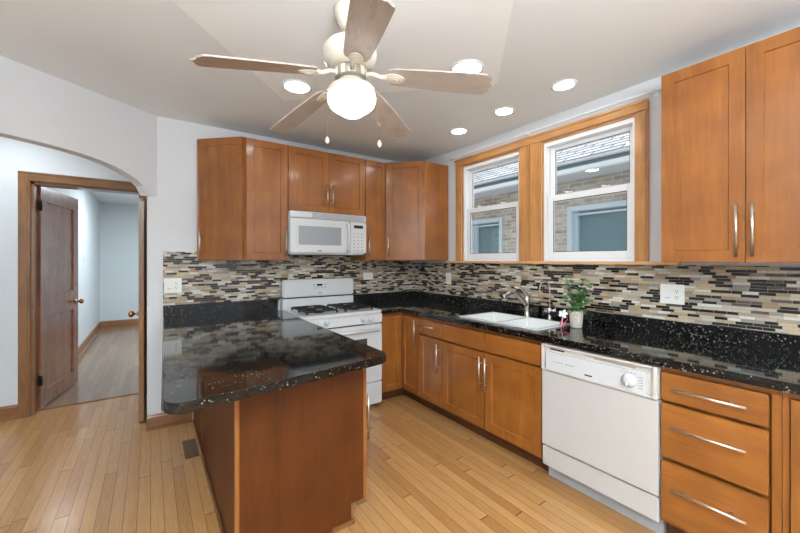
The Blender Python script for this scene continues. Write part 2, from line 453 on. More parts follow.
# mosaic backsplash
struct('trim_3', MB().box(-2.506, -.009, -.008, -.0005, 1.0, 1.44), M_mosx)
struct('trim_4', MB().box(-.008, -.0005, -4.4, -.009, 1.0, 1.3415), M_mosy)
struct('trim_5', MB().box(-2.514, -2.507, -.012, -.0005, .92, 1.3715), M_wall)

# ------------------------------------------------------------------ doors with a leaf
def panel_mesh(w, h, th, panels, rec=.008, fr=0, both=True, lip=.006):
    """leaf in x (0..w), y (0 front .. th back), z 0..h with recessed panels [(x0,x1,z0,z1)] on the front (y=0)."""
    mb = MB(); bm = mb.bm
    xs = sorted({0, w} | {p[0] for p in panels} | {p[1] for p in panels})
    zs = sorted({0, h} | {p[2] for p in panels} | {p[3] for p in panels})
    def face(ysurf, sgn):
        for i in range(len(xs)-1):
            for j in range(len(zs)-1):
                cx, cz_ = (xs[i]+xs[i+1])/2, (zs[j]+zs[j+1])/2
                inp = any(p[0] < cx < p[1] and p[2] < cz_ < p[3] for p in panels)
                if not inp:
                    bm.faces.new([bm.verts.new((a, ysurf, b)) for a, b in ((xs[i], zs[j]), (xs[i+1], zs[j]), (xs[i+1], zs[j+1]), (xs[i], zs[j+1]))])
        for x0, x1, z0, z1 in panels:
            A = [(x0, z0), (x1, z0), (x1, z1), (x0, z1)]
            B = [(x0+lip, z0+lip), (x1-lip, z0+lip), (x1-lip, z1-lip), (x0+lip, z1-lip)]
            a = [bm.verts.new((q[0], ysurf, q[1])) for q in A]; b = [bm.verts.new((q[0], ysurf+sgn*rec, q[1])) for q in B]
            for k in range(4): bm.faces.new((a[k], a[(k+1) % 4], b[(k+1) % 4], b[k]))
            bm.faces.new(b)
    face(0, 1)
    if both: face(th, -1)
    else: bm.faces.new([bm.verts.new(q) for q in ((0, th, 0), (w, th, 0), (w, th, h), (0, th, h))])
    for q in (((0, 0, 0), (0, th, 0), (0, th, h), (0, 0, h)), ((w, 0, 0), (w, th, 0), (w, th, h), (w, 0, h)),
              ((0, 0, 0), (w, 0, 0), (w, th, 0), (0, th, 0)), ((0, 0, h), (w, 0, h), (w, th, h), (0, th, h))):
        bm.faces.new([bm.verts.new(v) for v in q])
    bmesh.ops.remove_doubles(bm, verts=bm.verts, dist=1e-5)
    return mb

def swing_door(name, hinge, ang, w, h, m, side=1, knob_z=.92, two=True):
    r = empty(name, (hinge[0], hinge[1], FZ+.012), rz=ang); r['kind'] = 'structure'
    leaf = panel_mesh(w, h, .036, [(.11, w-.11, .14, .80), (.11, w-.11, 1.0, h-.13)], .012).build('leaf', m, r, world=False)
    kb = MB()
    zz = knob_z-FZ; xk = w-.065
    for s0, sg in ((0, -1), (.036, 1)):
        kb.lathe([(.024, 0), (.024, sg*.004), (.010, sg*.008), (.010, sg*.03), (.020, sg*.036), (.027, sg*.048), (.025, sg*.06), (.012, sg*.068), (0.0001, sg*.069)], (xk, s0, zz), 20, 'Y')
    kb.build('knob', M_brass, leaf, world=False).matrix_local
    hg = MB()
    for hz in (.2, h-.22):
        hg.tube([(-.004, -.006, hz), (-.004, -.006, hz+.09)], .007, 10).box(-.002, .0, 0, .03, hz, hz+.09)
    hg.build('hinge', M_hinge, r, world=False)
    return r
# leaf standing open into the bedroom (hinged on the left jamb)
swing_door('door_1', (-3.385, HY+.115), radians(78.7), .78, 1.975, M_door)
# leaf seen edge-on along the right side of the hall
swing_door('door_2', (-2.667, HY-.036), radians(-90), .69, 1.83, M_case)
# ------------------------------------------------------------------ windows
def window(name, y0, y1):
    root = empty(name, (0, (y0+y1)/2, WZ0)); root['kind'] = 'structure'
    zm = 1.865
    jb = MB()   # white vinyl frame in the wall thickness
    jb.box(.012, .11, y0+.001, y0+.03, WZ0+.001, WZ1-.001).box(.012, .11, y1-.03, y1-.001, WZ0+.001, WZ1-.001)
    jb.box(.012, .11, y0+.03, y1-.03, WZ1-.045, WZ1-.001).box(.012, .11, y0+.03, y1-.03, WZ0+.001, WZ0+.022)
    jb.box(.03, .036, y0+.03, y0+.036, zm+.02, WZ1-.045).box(.03, .036, y1-.036, y1-.03, zm+.02, WZ1-.045)
    jb.build('window_frame', M_vinyl, root)
    def sash(nm, x0, x1, z0, z1, s, b, tp):
        a = MB(); a.box(x0, x1, y0+.031, y0+.031+s, z0, z1, .003).box(x0, x1, y1-.031-s, y1-.031, z0, z1, .003)
        a.box(x0+.001, x1-.001, y0+.031+s, y1-.031-s, z0, z0+b, .002).box(x0+.001, x1-.001, y0+.031+s, y1-.031-s, z1-tp, z1, .002)
        so = a.build(nm, M_vinyl, root)
        xm = (x0+x1)/2
        MB().box(xm-.002, xm+.002, y0+.031+s, y1-.031-s, z0+b, z1-tp).build('glass_pane', M_glass, so)
        gk = MB(); e = .004
        ya, yb, za, zb_ = y0+.031+s, y1-.031-s, z0+b, z1-tp
        gk.box(x0+.006, x0+.01, ya, yb, za, za+e).box(x0+.006, x0+.01, ya, yb, zb_-e, zb_).box(x0+.006, x0+.01, ya, ya+e, za, zb_).box(x0+.006, x0+.01, yb-e, yb, za, zb_)
        gk.build('glazing_bead', M_slot, so)
    sash('upper_sash', .072, .100, zm-.02, WZ1-.046, .042, .045, .03)
    sash('lower_sash', .038, .066, WZ0+.023, zm+.022, .045, .05, .046)
    lk = MB()
    for q in (.3, .7):
        yy = y0+(y1-y0)*q
        lk.box(.03, .05, yy-.028, yy+.028, zm+.0225, zm+.032, .003).tube([(.035, yy, zm+.03), (.035, yy+.03, zm+.036)], .005, 8)
    lk.build('sash_lock', M_vinyl, root)
    return root
window('window_1', *W1); window('window_2', *W2)
# oak casing
ct = MB()
for a, b in ((-.80, -.728), (-1.598, -1.50), (-1.70, -1.602), (-2.462, -2.39)):
    ct.box(-.020, -.001, a, b, 1.3635, 2.325, .004)
    s_ = min(a, b)
    ct.box(-.026, -.018, s_+.012, s_+.03, 1.3635, 2.325, .003)
for yy in (-.8005, -1.4995, -1.7005, -2.3895):
    sgn = -1 if yy in (-.8005, -1.7005) else 1
    ct.box(-.0005, .0115, yy, yy+sgn*.014, 1.3645, 2.32)
o = struct('trim_6', ct, M_oak)
struct('head_casing', MB().box(-.024, -.001, -2.462, -.728, 2.3255, 2.385, .004).box(-.034, -.022, -2.47, -.72, 2.372, 2.392, .004).box(0, .0115, -1.5, -.8, 2.311, 2.3245).box(0, .0115, -2.39, -1.7, 2.311, 2.3245), M_oakh, o)
struct('trim_7', MB().box(-.062, -.0085, -2.632, -.612, 1.3425, 1.3625, .004), M_stool)

# ------------------------------------------------------------------ neighbour house outside
nh = empty('neighbor_house', (1.7, -1, 0), 'tan brick house next door with grey shingle roof, seen through both windows', 'house')
XB = 1.6
hm = MB()
wins = [(-1.86, -1.00, 1.05, 2.02), (-.02, .62, 1.1, 2.0)]
ys = [-5, -1.86, -1.00, -.02, .62, 4]
hm.box(XB, XB+.2, -5, -1.86, -1.5, 2.335).box(XB, XB+.2, -1.0, -.02, -1.5, 2.335).box(XB, XB+.2, .62, 4, -1.5, 2.335)
for a, b, z0, z1 in wins: hm.box(XB, XB+.2, a, b, -1.5, z0).box(XB, XB+.2, a, b, z1, 2.335)
hm.build('wall', M_brick, nh)
MB().box(1.22, XB+.2, -5, 4, 2.335, 2.36).build('soffit', M_soffit, nh)
MB().box(1.16, 1.219, -5, 4, 2.325, 2.375, .004).build('gutter', M_gutter, nh)
MB().box(1.2, 1.24, -5, 4, 2.376, 2.43).build('fascia', M_fascia, nh)
MB().box(1.12, 1.2, -5, 4, 2.425, 2.445, .006).build('drip_edge', M_gutter, nh)
rf = MB(); rf.sheet([[(1.12, -5, 2.447), (1.12, 4, 2.447)], [(5.0, -5, 4.6), (5.0, 4, 4.6)]]); rf.sheet([[(1.12, -5, 2.43), (1.12, 4, 2.43)], [(5.0, -5, 4.5), (5.0, 4, 4.5)]])
rf.build('roof', M_shingle, nh)
for a, b, z0, z1 in wins:
    f = MB(); t_ = .06
    f.box(XB-.02, XB+.12, a+.001, a+t_, z0+.001, z1-.001, .004).box(XB-.02, XB+.12, b-t_, b-.001, z0+.001, z1-.001, .004).box(XB-.02, XB+.12, a+t_, b-t_, z1-t_, z1-.001, .004).box(XB-.02, XB+.12, a+t_, b-t_, z0+.001, z0+t_, .004)
    f.box(XB+.02, XB+.05, a+t_, b-t_, z1-t_-.05, z1-t_-.03).box(XB+.04, XB+.09, a+t_, a+t_+.04, z0+t_, z1-t_).box(XB+.04, XB+.09, b-t_-.04, b-t_, z0+t_, z1-t_)
    fo = f.build('window', M_extfr, nh)
    MB().box(XB+.09, XB+.1, a+t_, b-t_, z0+t_, z1-t_).build('pane', M_extgl, fo)

# ------------------------------------------------------------------ cabinets
def shaker(P, U, w, h, name='door', parent=None, m=None, fr=.057, slab=False, th=.019):
    """P lower corner (on the front plane), U horizontal unit vector; outward normal N = U x Z"""
    U = Vector((U[0], U[1], 0)).normalized(); N = U.cross(Vector((0, 0, 1)))
    if slab:
        mb = MB(); mb.box(0, w, 0, th, 0, h, .003)
    else:
        mb = panel_mesh(w, h, th, [(fr, w-fr, fr, h-fr)], .007, both=False, lip=.004)
    M = Matrix(((U.x, -N.x, 0, P[0]), (U.y, -N.y, 0, P[1]), (0, 0, 1, P[2]), (0, 0, 0, 1)))
    for v in mb.bm.verts: v.co = M @ v.co
    o = mb.build(name, m or M_cab, parent)
    o['_n'] = 0; del o['_n']
    return o, U, N
def pull(P, N, axis, L=.24, parent=None, r=.006):
    """bar pull centred at P on the front plane"""
    P, N, A = Vector(P), Vector(N).normalized(), Vector(axis).normalized()
    c = P+N*.032; mb = MB()
    mb.tube([c-A*L/2, c+A*L/2], r, 12)
    for q in (-.3, .3): mb.tube([P+A*L*q*1.0+N*.0005, P+A*L*q+N*.032], r*.75, 8)
    return mb.build('handle', M_nickel, parent)
Z = (0, 0, 1)
UF = -.292    # upper carcass front, doors to -.33
XM = -.852
# --- angled end cabinet
c = empty('wall_cabinet', (-2.0, 0, ZB), 'maple upper cabinet with an angled door at the left end of the run', 'cabinet')
pa, pb_ = Vector((-1.985, -.335)), Vector((-2.262, -.068))
U = Vector((pa.x-pb_.x, pa.y-pb_.y, 0)); wd = U.length; U.normalize(); N = U.cross(Vector(Z))
poly = [(-1.957, -.002), (-2.272, -.002), (-2.272, -.045), (-2.249, -.053), (-1.975, -.312), (-1.957, -.328)]
MB().prism(poly, ZB, ZT).build('body', M_cab, c)
d, U, N = shaker((pb_.x, pb_.y, ZB+.003), (U.x, U.y), wd, ZT-ZB-.006, parent=c)
pull((pb_.x+U.x*.03, pb_.y+U.y*.03, ZB+.135), N, Z, .23, d)
# --- single door cabinet left of microwave
c = empty('wall_cabinet', (-1.8, 0, ZB), 'tall single-door maple upper cabinet directly left of the microwave', 'cabinet')
MB().box(-1.955, -1.6165, UF, -.009, ZB+.0, ZT).build('body', M_cab, c)
d, U, N = shaker((-1.952, -.33, ZB+.003), (1, 0), .333, ZT-ZB-.006, parent=c)
pull((-1.638, -.33, ZB+.135), N, Z, .23, d)
# --- over microwave
c = empty('wall_cabinet', (-1.23, 0, 1.80), 'short two-door maple upper cabinet right above the microwave', 'cabinet')
MB().box(-1.615, -.8535, UF, -.009, 1.803, ZT).build('body', M_cab, c)
d, U, N = shaker((-1.612, -.33, 1.806), (1, 0), .375, ZT-1.809, parent=c)
pull((-1.262, -.33, 1.806+.155), N, Z, .20, d)
d, U, N = shaker((-1.233, -.33, 1.806), (1, 0), .376, ZT-1.809, parent=c)
pull((-1.208, -.33, 1.806+.155), N, Z, .20, d)
# --- narrow
c = empty('wall_cabinet', (-.73, 0, ZB), 'narrow single-door maple upper cabinet between the microwave and the corner cabinet', 'cabinet')
MB().box(-.852, -.6125, UF, -.009, ZB, ZT).build('body', M_cab, c)
d, U, N = shaker((-.849, -.33, ZB+.003), (1, 0), .234, ZT-ZB-.006, parent=c, fr=.05)
pull((-.825, -.33, ZB+.135), N, Z, .20, d)
# --- corner
c = empty('wall_cabinet', (-.3, -.3, ZB), 'maple corner upper cabinet with diagonal door, left of the windows', 'cabinet')
MB().prism([(-.611, -.009), (-.009, -.009), (-.009, -.61), (-.325, -.61), (-.611, -.325)], ZB, ZT).build('body', M_cab, c)
k = .0142
pA, pB = Vector((-.604-k, -.332-k)), Vector((-.332-k, -.604-k))
U = (pB-pA); wd = U.length
d, U, N = shaker((pA.x, pA.y, ZB+.003), (U.x, U.y), wd, ZT-ZB-.006, parent=c)
pull((pA.x+U.x*.028, pA.y+U.y*.028, ZB+.135), N, Z, .20, d)
# --- right wall cabinet
c = empty('wall_cabinet', (0, -3, ZB), 'large two-door maple upper cabinet on the window wall, right of the windows', 'cabinet')
MB().box(UF, -.009, -3.305, -2.634, ZB-.013, ZT-.001).build('body', M_cab, c)
for i, ya in enumerate((-2.637, -2.9715)):
    d, U, N = shaker((-.33, ya, ZB-.010), (0, -1), .3315, ZT-ZB+.006, parent=c)
    pull((-.33, ya-.3315+.026 if i == 0 else ya-.026, ZB+.139), N, Z, .245, d)

BZ0, BZ1 = .145, .8795
BF = -.592
def base_body(x0, x1, y0, y1, parent, toe=None):
    mb = MB().box(x0, x1, y0, y1, BZ0, BZ1).box(-.61, BF-.0005, y0, y1, .853, BZ1).box(-.61, BF-.0005, y0, y1, BZ0, .162)
    o = mb.build('body', M_cab, parent)
    if toe: MB().box(*toe, FZ+.001, BZ0-.0005).build('toe_kick', M_toe, parent)
    return o
# corner base (L-shaped)
c = empty('base_cabinet', (-.3, -.3, FZ), 'maple corner base cabinet with two doors meeting at the inside corner, right of the range', 'cabinet')
MB().prism([(-.848, -.009), (-.009, -.009), (-.009, -.902), (BF, -.902), (BF, BF), (-.848, BF)], BZ0, BZ1).box(-.848, -.61, -.61, BF-.0005, .853, BZ1).box(-.848, -.61, -.61, BF-.0005, BZ0, .162).box(-.61, BF-.0005, -.902, -.593, .853, BZ1).box(-.61, BF-.0005, -.902, -.593, BZ0, .162).build('body', M_cab, c)
MB().prism([(-.848, -.1), (-.1, -.1), (-.1, -.902), (-.54, -.902), (-.54, -.54), (-.848, -.54)], FZ+.001, BZ0-.0005).build('toe_kick', M_toe, c)
d, U, N = shaker((-.842, -.63, .165), (1, 0), .208, .685, parent=c, fr=.045)
d, U, N = shaker((-.63, -.634, .165), (0, -1), .262, .685, parent=c, fr=.05)
pull((-.63, -.868, .72), N, Z, .24, d)
# drawer base 12"
c = empty('base_cabinet', (-.3, -1.05, FZ), 'narrow maple base cabinet with one small drawer over a door, between corner and sink', 'cabinet')
base_body(BF, -.009, -1.2055, -.904, c, (-.54, -.1, -1.2055, -.904))
d, U, N = shaker((-.63, -.909, .722), (0, -1), .292, .128, 'drawer', c, M_cabh, slab=True)
pull((-.63, -1.03, .80), N, (0, 1, 0), .19, d)
d, U, N = shaker((-.63, -.909, .165), (0, -1), .292, .543, parent=c, fr=.05)
pull((-.63, -1.172, .56), N, Z, .24, d)
# sink base
c = empty('base_cabinet', (-.3, -1.65, FZ), 'wide maple sink base cabinet with two false drawer fronts over two doors', 'cabinet')
sb = MB(); sb.box(-.61, BF-.0005, -2.1195, -1.2075, .853, BZ1).box(-.61, BF-.0005, -2.1195, -1.2075, BZ0, .162).box(BF, -.565, -2.1195, -1.2075, BZ0, BZ1).box(-.565, -.009, -1.225, -1.2075, BZ0, BZ1).box(-.565, -.009, -2.1195, -2.102, BZ0, BZ1).box(-.565, -.009, -2.102, -1.225, BZ0, BZ0+.018)
sb.build('body', M_cab, c)
MB().box(-.54, -.1, -2.1195, -1.2075, FZ+.001, BZ0-.0005).build('toe_kick', M_toe, c)
for ya in (-1.2115, -1.6665):
    shaker((-.63, ya, .722), (0, -1), .446, .128, 'drawer_front', c, M_cabh, slab=True)
    d, U, N = shaker((-.63, ya, .165), (0, -1), .446, .543, parent=c)
    pull((-.63, -1.637 if ya > -1.5 else -1.69, .56), N, Z, .24, d)
# three drawers
c = empty('base_cabinet', (-.3, -2.9, FZ), 'maple base cabinet with three wide drawers stacked right of the dishwasher', 'cabinet')
base_body(BF, -.009, -3.1255, -2.7335, c, (-.54, -.1, -3.1255, -2.7335))
MB().box(-.611, BF-.0005, -3.1255, -3.099, .1625, .8525).build('face_stile', M_cab, c)
for z0, z1 in ((.722, .85), (.457, .706), (.165, .438)):
    d, U, N = shaker((-.63, -2.738, z0), (0, -1), .355, z1-z0, 'drawer', c, M_cabh, slab=True)
    zc = (z0+z1)/2+(.0 if z1 > .8 else .03)
    pull((-.63, -2.9105, zc), N, (0, 1, 0), .25, d)
# next cabinet
c = empty('base_cabinet', (-.3, -3.4, FZ), 'maple base cabinet with a tall door at the far right edge', 'cabinet')
base_body(BF, -.009, -3.75, -3.1275, c, (-.54, -.1, -3.75, -3.1275))
MB().box(-.611, BF-.0005, -3.146, -3.1275, .1625, .8525).build('face_stile', M_cab, c)
d, U, N = shaker((-.63, -3.152, .165), (0, -1), .40, .685, parent=c)
pull((-.63, -3.185, .70), N, Z, .24, d)

# peninsula
PX0, PX1, PY = -2.294, -1.684, -1.79
c = empty('peninsula_cabinet', (-2.0, -.9, FZ), 'maple peninsula cabinet with plain end panel under the speckled black counter', 'cabinet')
pm = MB(); pm.box(PX0+.012, PX1, PY+.016, -.70, BZ0, BZ1).box(PX0+.012, -1.622, -.699, -.03, BZ0, BZ1)
pm.build('body', M_cab, c)
MB().box(PX0+.012, PX1-.07, PY+.03, -.03, FZ+.001, BZ0-.0005).build('toe_kick', M_toe, c)
ep = MB(); ep.prism([(PX0+.002, BZ1), (PX1+.0, BZ1), (PX1+.0, BZ0), (PX1-.075, BZ0), (PX1-.075, FZ+.001), (PX0+.002, FZ+.001)], 0, .015, M=Matrix(((1, 0, 0, 0), (0, 0, 1, PY), (0, 1, 0, 0), (0, 0, 0, 1))))
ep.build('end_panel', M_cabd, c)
MB().box(PX1-.004, PX1+.012, PY-.003, PY+.03, BZ0, BZ1, .002).build('corner_stile', M_cab, c)
MB().box(PX0-.004, PX0+.012, PY-.004, PY+.03, FZ+.001, BZ1, .003).build('corner_stile', M_cab, c)
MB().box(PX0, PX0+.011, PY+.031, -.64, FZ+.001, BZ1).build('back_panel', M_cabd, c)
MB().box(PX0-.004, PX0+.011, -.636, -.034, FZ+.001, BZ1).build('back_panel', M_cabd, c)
MB().box(PX1-.18, PX1-.062, PY-.018, PY-.0005, FZ+.001, FZ+.02, .004).box(PX1-.0745, PX1-.06, PY-.018, PY+.06, FZ+.001, FZ+.02, .004).box(PX0-.016, PX0-.0045, PY, -.66, FZ+.001, FZ+.018, .004).build('shoe_molding', M_base, c)
d, U, N = shaker((PX1+.019+.001, PY+.012, .165), (0, 1), .40, .685, parent=c)
pull((PX1+.02, PY+.045, .535), N, Z, .24, d)
d, U, N = shaker((PX1+.019+.001, PY+.42, .165), (0, 1), .40, .685, parent=c)
pull((PX1+.02, PY+.775, .535), N, Z, .24, d)

# ------------------------------------------------------------------ worktops
def rounded(pts, rad):
    out = []
    n = len(pts)
    for i, (p, r) in enumerate(zip(pts, rad)):
        p = Vector(p)
        if r <= 0: out.append(tuple(p)); continue
        a = (Vector(pts[i-1])-p).normalized(); b = (Vector(pts[(i+1) % n])-p).normalized()
        c_ = p+(a+b)*r
        s0, s1 = p+a*r, p+b*r
        a0 = math.atan2(s0.y-c_.y, s0.x-c_.x); a1 = math.atan2(s1.y-c_.y, s1.x-c_.x)
        dd = (a1-a0+pi) % (2*pi)-pi
        for k_ in range(9): out.append((c_.x+r*cos(a0+dd*k_/8), c_.y+r*sin(a0+dd*k_/8)))
    return out
CT0, CT1 = .880, .918
wt = empty('countertop', (-2.05, -1, CT0), 'polished black granite peninsula countertop with white flecks and rounded corners', 'countertop')
MB().prism(rounded([(-2.506, -.003), (-2.562, -2.095), (-1.640, -1.968), (-1.6185, -.003)], [0, .075, .06, 0]), CT0, CT1, bev=.006, seg=3).build('slab', M_gran, wt)
MB().box(-2.506, -1.614, -.028, -.0085, CT1+.0005, 1.012, .002).build('backsplash_strip', M_gran, wt)
wt = empty('countertop', (-.3, -2, CT0), 'black granite L-shaped countertop running under the windows from the range', 'countertop')
SX0, SX1, SY0, SY1 = -.555, -.165, -2.03, -1.35   # sink cut-out
sl = MB()
def quad_slab(x0, x1, y0, y1): sl.box(x0, x1, y0, y1, CT0, CT1)
for b in ((-.85, -.003, -.65, -.003), (-.65, -.003, SY1, -.65), (-.65, SX0, SY0, SY1), (SX1, -.003, SY0, SY1), (-.65, -.003, -4.2, SY0)): quad_slab(*b)
sl.build('slab', M_gran, wt)
MB().box(-.85, -.009, -.028, -.0085, CT1+.0005, 1.008, .002).box(-.028, -.0085, -4.2, -.0285, CT1+.0005, 1.008, .002).build('backsplash_strip', M_gran, wt)

# ------------------------------------------------------------------ sink
sk = empty('sink', (-.36, -1.7, CT1), 'white porcelain double-bowl sink set into black granite below the windows', 'sink')
a = MB(); rz = CT1+.001
bx0, bx1 = SX0-.012, SX1+.006
ym = (SY0+SY1)/2
bowls = [(SX0+.016, SX1-.016, SY0+.016, ym-.012), (SX0+.016, SX1-.016, ym+.012, SY1-.016)]
a.box(bx0, SX0+.016, SY0-.012, SY1+.012, rz, rz+.008, .003).box(SX1-.016, bx1, SY0-.012, SY1+.012, rz, rz+.008, .003)
a.box(SX0+.016, SX1-.016, SY0-.012, SY0+.016, rz, rz+.008, .003).box(SX0+.016, SX1-.016, SY1-.016, SY1+.012, rz, rz+.008, .003)
a.box(SX0+.016, SX1-.016, ym-.012, ym+.012, rz-.02, rz+.004, .003)
a.build('rim', M_sink, sk)
for x0, x1, y0, y1 in bowls:
    b = MB(); r0 = rounded([(x0, y0), (x1, y0), (x1, y1), (x0, y1)], [.03]*4)
    cxx, cyy = (x0+x1)/2, (y0+y1)/2
    lv = []
    for sc_, zz in ((1, rz+.001), (.97, rz-.10), (.92, rz-.16), (.8, rz-.175), (.1, rz-.18)):
        lv.append([b.bm.verts.new((cxx+(p[0]-cxx)*sc_, cyy+(p[1]-cyy)*sc_, zz)) for p in r0])
    for p, q in zip(lv, lv[1:]):
        for k_ in range(len(p)): b.bm.faces.new((p[k_], p[(k_+1) % len(p)], q[(k_+1) % len(p)], q[k_])).smooth = True
    b.bm.faces.new(lv[-1])
    bo = b.build('bowl', M_sink, sk)
    MB().lathe([(.0001, 0), (.038, 0), (.042, .003), (.03, .004), (.0001, .001)], (cxx, cyy, rz-.1795), 20).build('drain', M_chrome, bo)

# faucet
fx, fy = -.123, -1.652; fz = CT1+.001
fa = empty('kitchen_faucet', (fx, fy, fz), 'brushed nickel single-lever kitchen faucet behind the sink', 'faucet')
MB().lathe([(.031, 0), (.031, .006), (.024, .012), (.021, .05), (.023, .10), (.0255, .14), (.022, .165), (.0001, .172)], (fx, fy, fz), 24).build('body', M_steel, fa)
sd = Vector((-.97, .25, 0)).normalized()
pts = []
for q in range(15):
    u = q/14
    r_ = .235*u; h_ = .09+.115*sin(min(1, u*1.15)*pi*.62)-.030*max(0, u-.6)/.4
    pts.append((fx+sd.x*r_, fy+sd.y*r_, fz+h_))
MB().tube(pts, [.021-.007*(i/14) if i < 11 else .0145+.0008*(i-11) for i in range(15)], 16).build('spout', M_steel, fa)
lv = [(fx, fy, fz+.15), (fx-.006, fy+.004, fz+.18), (fx-.03, fy+.015, fz+.215), (fx-.06, fy+.03, fz+.235), (fx-.10, fy+.045, fz+.238)]
MB().tube(lv, [.018, .017, .012, .009, .006], 14).build('lever', M_steel, fa)

# filtered water faucet
gx, gy = -.10, -1.835
fa = empty('filter_faucet', (gx, gy, fz), 'slim gooseneck filter faucet with small levers right of the main faucet', 'faucet')
MB().lathe([(.02, 0), (.02, .004), (.013, .01), (.012, .05), (.017, .055), (.017, .085), (.008, .092), (.0001, .093)], (gx, gy, fz), 18).build('body', M_chrome, fa)
pts = [(gx, gy, fz+.088), (gx, gy, fz+.225)]
for q in range(11):
    a_ = pi*q/10
    pts.append((gx-.045+.045*cos(a_), gy+.012*(1-cos(a_)), fz+.245+.045*sin(a_)))
pts.append((gx-.093, gy+.025, fz+.215))
MB().tube(pts, .0045, 10).build('gooseneck', M_nickel, fa)
lvm = MB()
lvm.tube([(gx, gy, fz+.07), (gx+.0, gy-.045, fz+.072)], .008, 10).tube([(gx, gy-.045, fz+.05), (gx, gy-.045, fz+.095)], .006, 8).box(gx-.012, gx+.012, gy+.012, gy+.04, fz+.055, fz+.085, .003)
lvm.build('lever', M_chrome, fa)

# ------------------------------------------------------------------ plant
px_, py_ = -.235, -2.115
pl = empty('potted_plant', (px_, py_, fz), 'small leafy green plant in a textured ivory pot on the counter right of the sink', 'plant')
MB().lathe([(.0001, 0), (.033, 0), (.036, .004), (.040, .05), (.045, .105), (.0465, .112), (.0415, .112), (.038, .098), (.0001, .097)], (px_, py_, fz), 28).build('pot', M_pot, pl)
MB().lathe([(.0001, .004), (.0375, .0)], (px_, py_, fz+.0985), 20).build('soil', M_soil, pl)
st = MB(); lf = MB(); rnd = random.Random(5)
def leaf(base, dr, L, Wd):
    dr = dr.normalized(); side = dr.cross(Vector((0, 0, 1)))
    if side.length < .1: side = Vector((1, 0, 0))
    side.normalize(); nrm = side.cross(dr)
    rows = []
    for i in range(7):
        u = i/6; wv = Wd*(sin(pi*u**.8)**.7 if 0 < u < 1 else .02)
        c0 = base+dr*L*u-nrm*(-.18*L*sin(pi*u))
        rows.append([c0-side*wv/2+nrm*wv*.15, c0, c0+side*wv/2+nrm*wv*.15])
    lf.sheet(rows)
right = Vector((cos(YAW), -sin(YAW), 0)); fwd = Vector((sin(YAW), cos(YAW), 0))
for tx, ty, tz in ((-.07, .0, .33), (.045, .0, .31), (.10, .01, .26), (-.075, .02, .20), (.0, -.02, .21), (.06, -.03, .18), (-.05, .03, .27), (.08, .03, .23)):
    b0 = Vector((px_, py_, fz+.10)); e = b0+right*tx+fwd*ty+Vector((0, 0, tz-.10))
    mid = b0.lerp(e, .5)+right*(-tx*.25)
    pts = [b0*(1-u)**2+mid*2*u*(1-u)+e*u*u for u in [i/6 for i in range(7)]]
    st.tube(pts, [.003-.0015*i/6 for i in range(7)], 6)
    for i, p in enumerate(pts[2:]):
        for q in range(3):
            an = rnd.uniform(0, 2*pi); el = rnd.uniform(-.2, .7)
            leaf(p, Vector((cos(an)*cos(el), sin(an)*cos(el), sin(el))), rnd.uniform(.034, .055), rnd.uniform(.026, .038))
for q in range(16):
    an = q*2.4; leaf(Vector((px_+.03*cos(an), py_+.03*sin(an), fz+.10)), Vector((cos(an), sin(an), rnd.uniform(-.2, .8))), .045, .03)
st.build('stem', M_stem, pl); lf.build('foliage', M_leaf, pl)
fm = MB(); fc = Vector((-.318, -2.066, fz+.095))
for q in range(5):
    a_ = 2*pi*q/5; d_ = (right*cos(a_)+Vector((0, 0, 1))*sin(a_)*.7-fwd*.35).normalized(); sd_ = d_.cross(fwd).normalized()
    fm.sheet([[fc, fc+Vector((0, 0, .001)), fc+Vector((0, 0, .002))], [fc+d_*.016-sd_*.012, fc+d_*.017+Vector((0, 0, .004)), fc+d_*.016+sd_*.012], [fc+d_*.032-sd_*.006, fc+d_*.034, fc+d_*.032+sd_*.006]])
fm.tube([fc, fc+Vector((.004, .004, -.05)), (fc.x-.004, fc.y+.008, fz+.0005)], .0022, 6)
tag(fm.build('artificial_flower', M_petal), 'small white flower leaning beside the ivory plant pot', 'flower')
rb = MB()
pts = [(-.30, -2.035, fz+.002), (-.275, -2.03, fz+.03), (-.25, -2.035, fz+.055), (-.235, -2.05, fz+.062), (-.24, -2.058, fz+.045), (-.27, -2.05, fz+.025), (-.32, -2.06, fz+.003)]
rows = [[Vector(p)+Vector((0, -.006, -.002)), Vector(p)+Vector((0, .006, .002))] for p in pts]
rb.tube(pts, .0042, 6)
tag(rb.build('ribbon', M_pink), 'looped dark pink ribbon lying between the sink and the plant pot', 'ribbon')

# ------------------------------------------------------------------ dishwasher
DY0, DY1 = -2.7305, -2.1225
c = empty('dishwasher', (-.3, -2.43, FZ), 'white built-in dishwasher with control dial, right of the sink cabinet', 'dishwasher')
MB().box(-.605, -.03, DY0, DY1, .135, .876).build('body', M_dwp, c)
MB().box(-.640, -.606, DY0+.001, DY1-.001, .262, .712, .004).build('door', M_dwd, c)
MB().box(-.632, -.606, DY0+.001, DY1-.001, .135, .25, .004).build('access_panel', M_dwd, c)
MB().box(-.57, -.1, DY0+.003, DY1-.003, FZ+.001, .134).build('toe_kick', M_lgrey, c)
cpn = MB(); cpn.box(-.628, -.606, DY0+.001, DY1-.001, .716, .868, .003).box(-.648, -.628, DY0+.001, DY1-.001, .716, .724, .003)
cpn.box(-.646, -.628, DY0+.001, DY0+.022, .716, .868, .003).box(-.646, -.628, DY1-.022, DY1-.001, .716, .868, .003).box(-.646, -.628, DY0+.02, DY1-.02, .856, .868, .003)
cp = cpn.build('control_panel', M_dwp, c)
rt = rounded([(DY0+.05, .7245), (DY1-.03, .7245), (DY1-.03, .826), (DY0+.05, .826)], [.004, .004, .02, .02])
MB().prism(rt, 0, .014, M=Matrix(((0, 0, -1, -.6285), (1, 0, 0, 0), (0, 1, 0, 0), (0, 0, 0, 1))), bev=.002).build('fascia', M_white, cp)
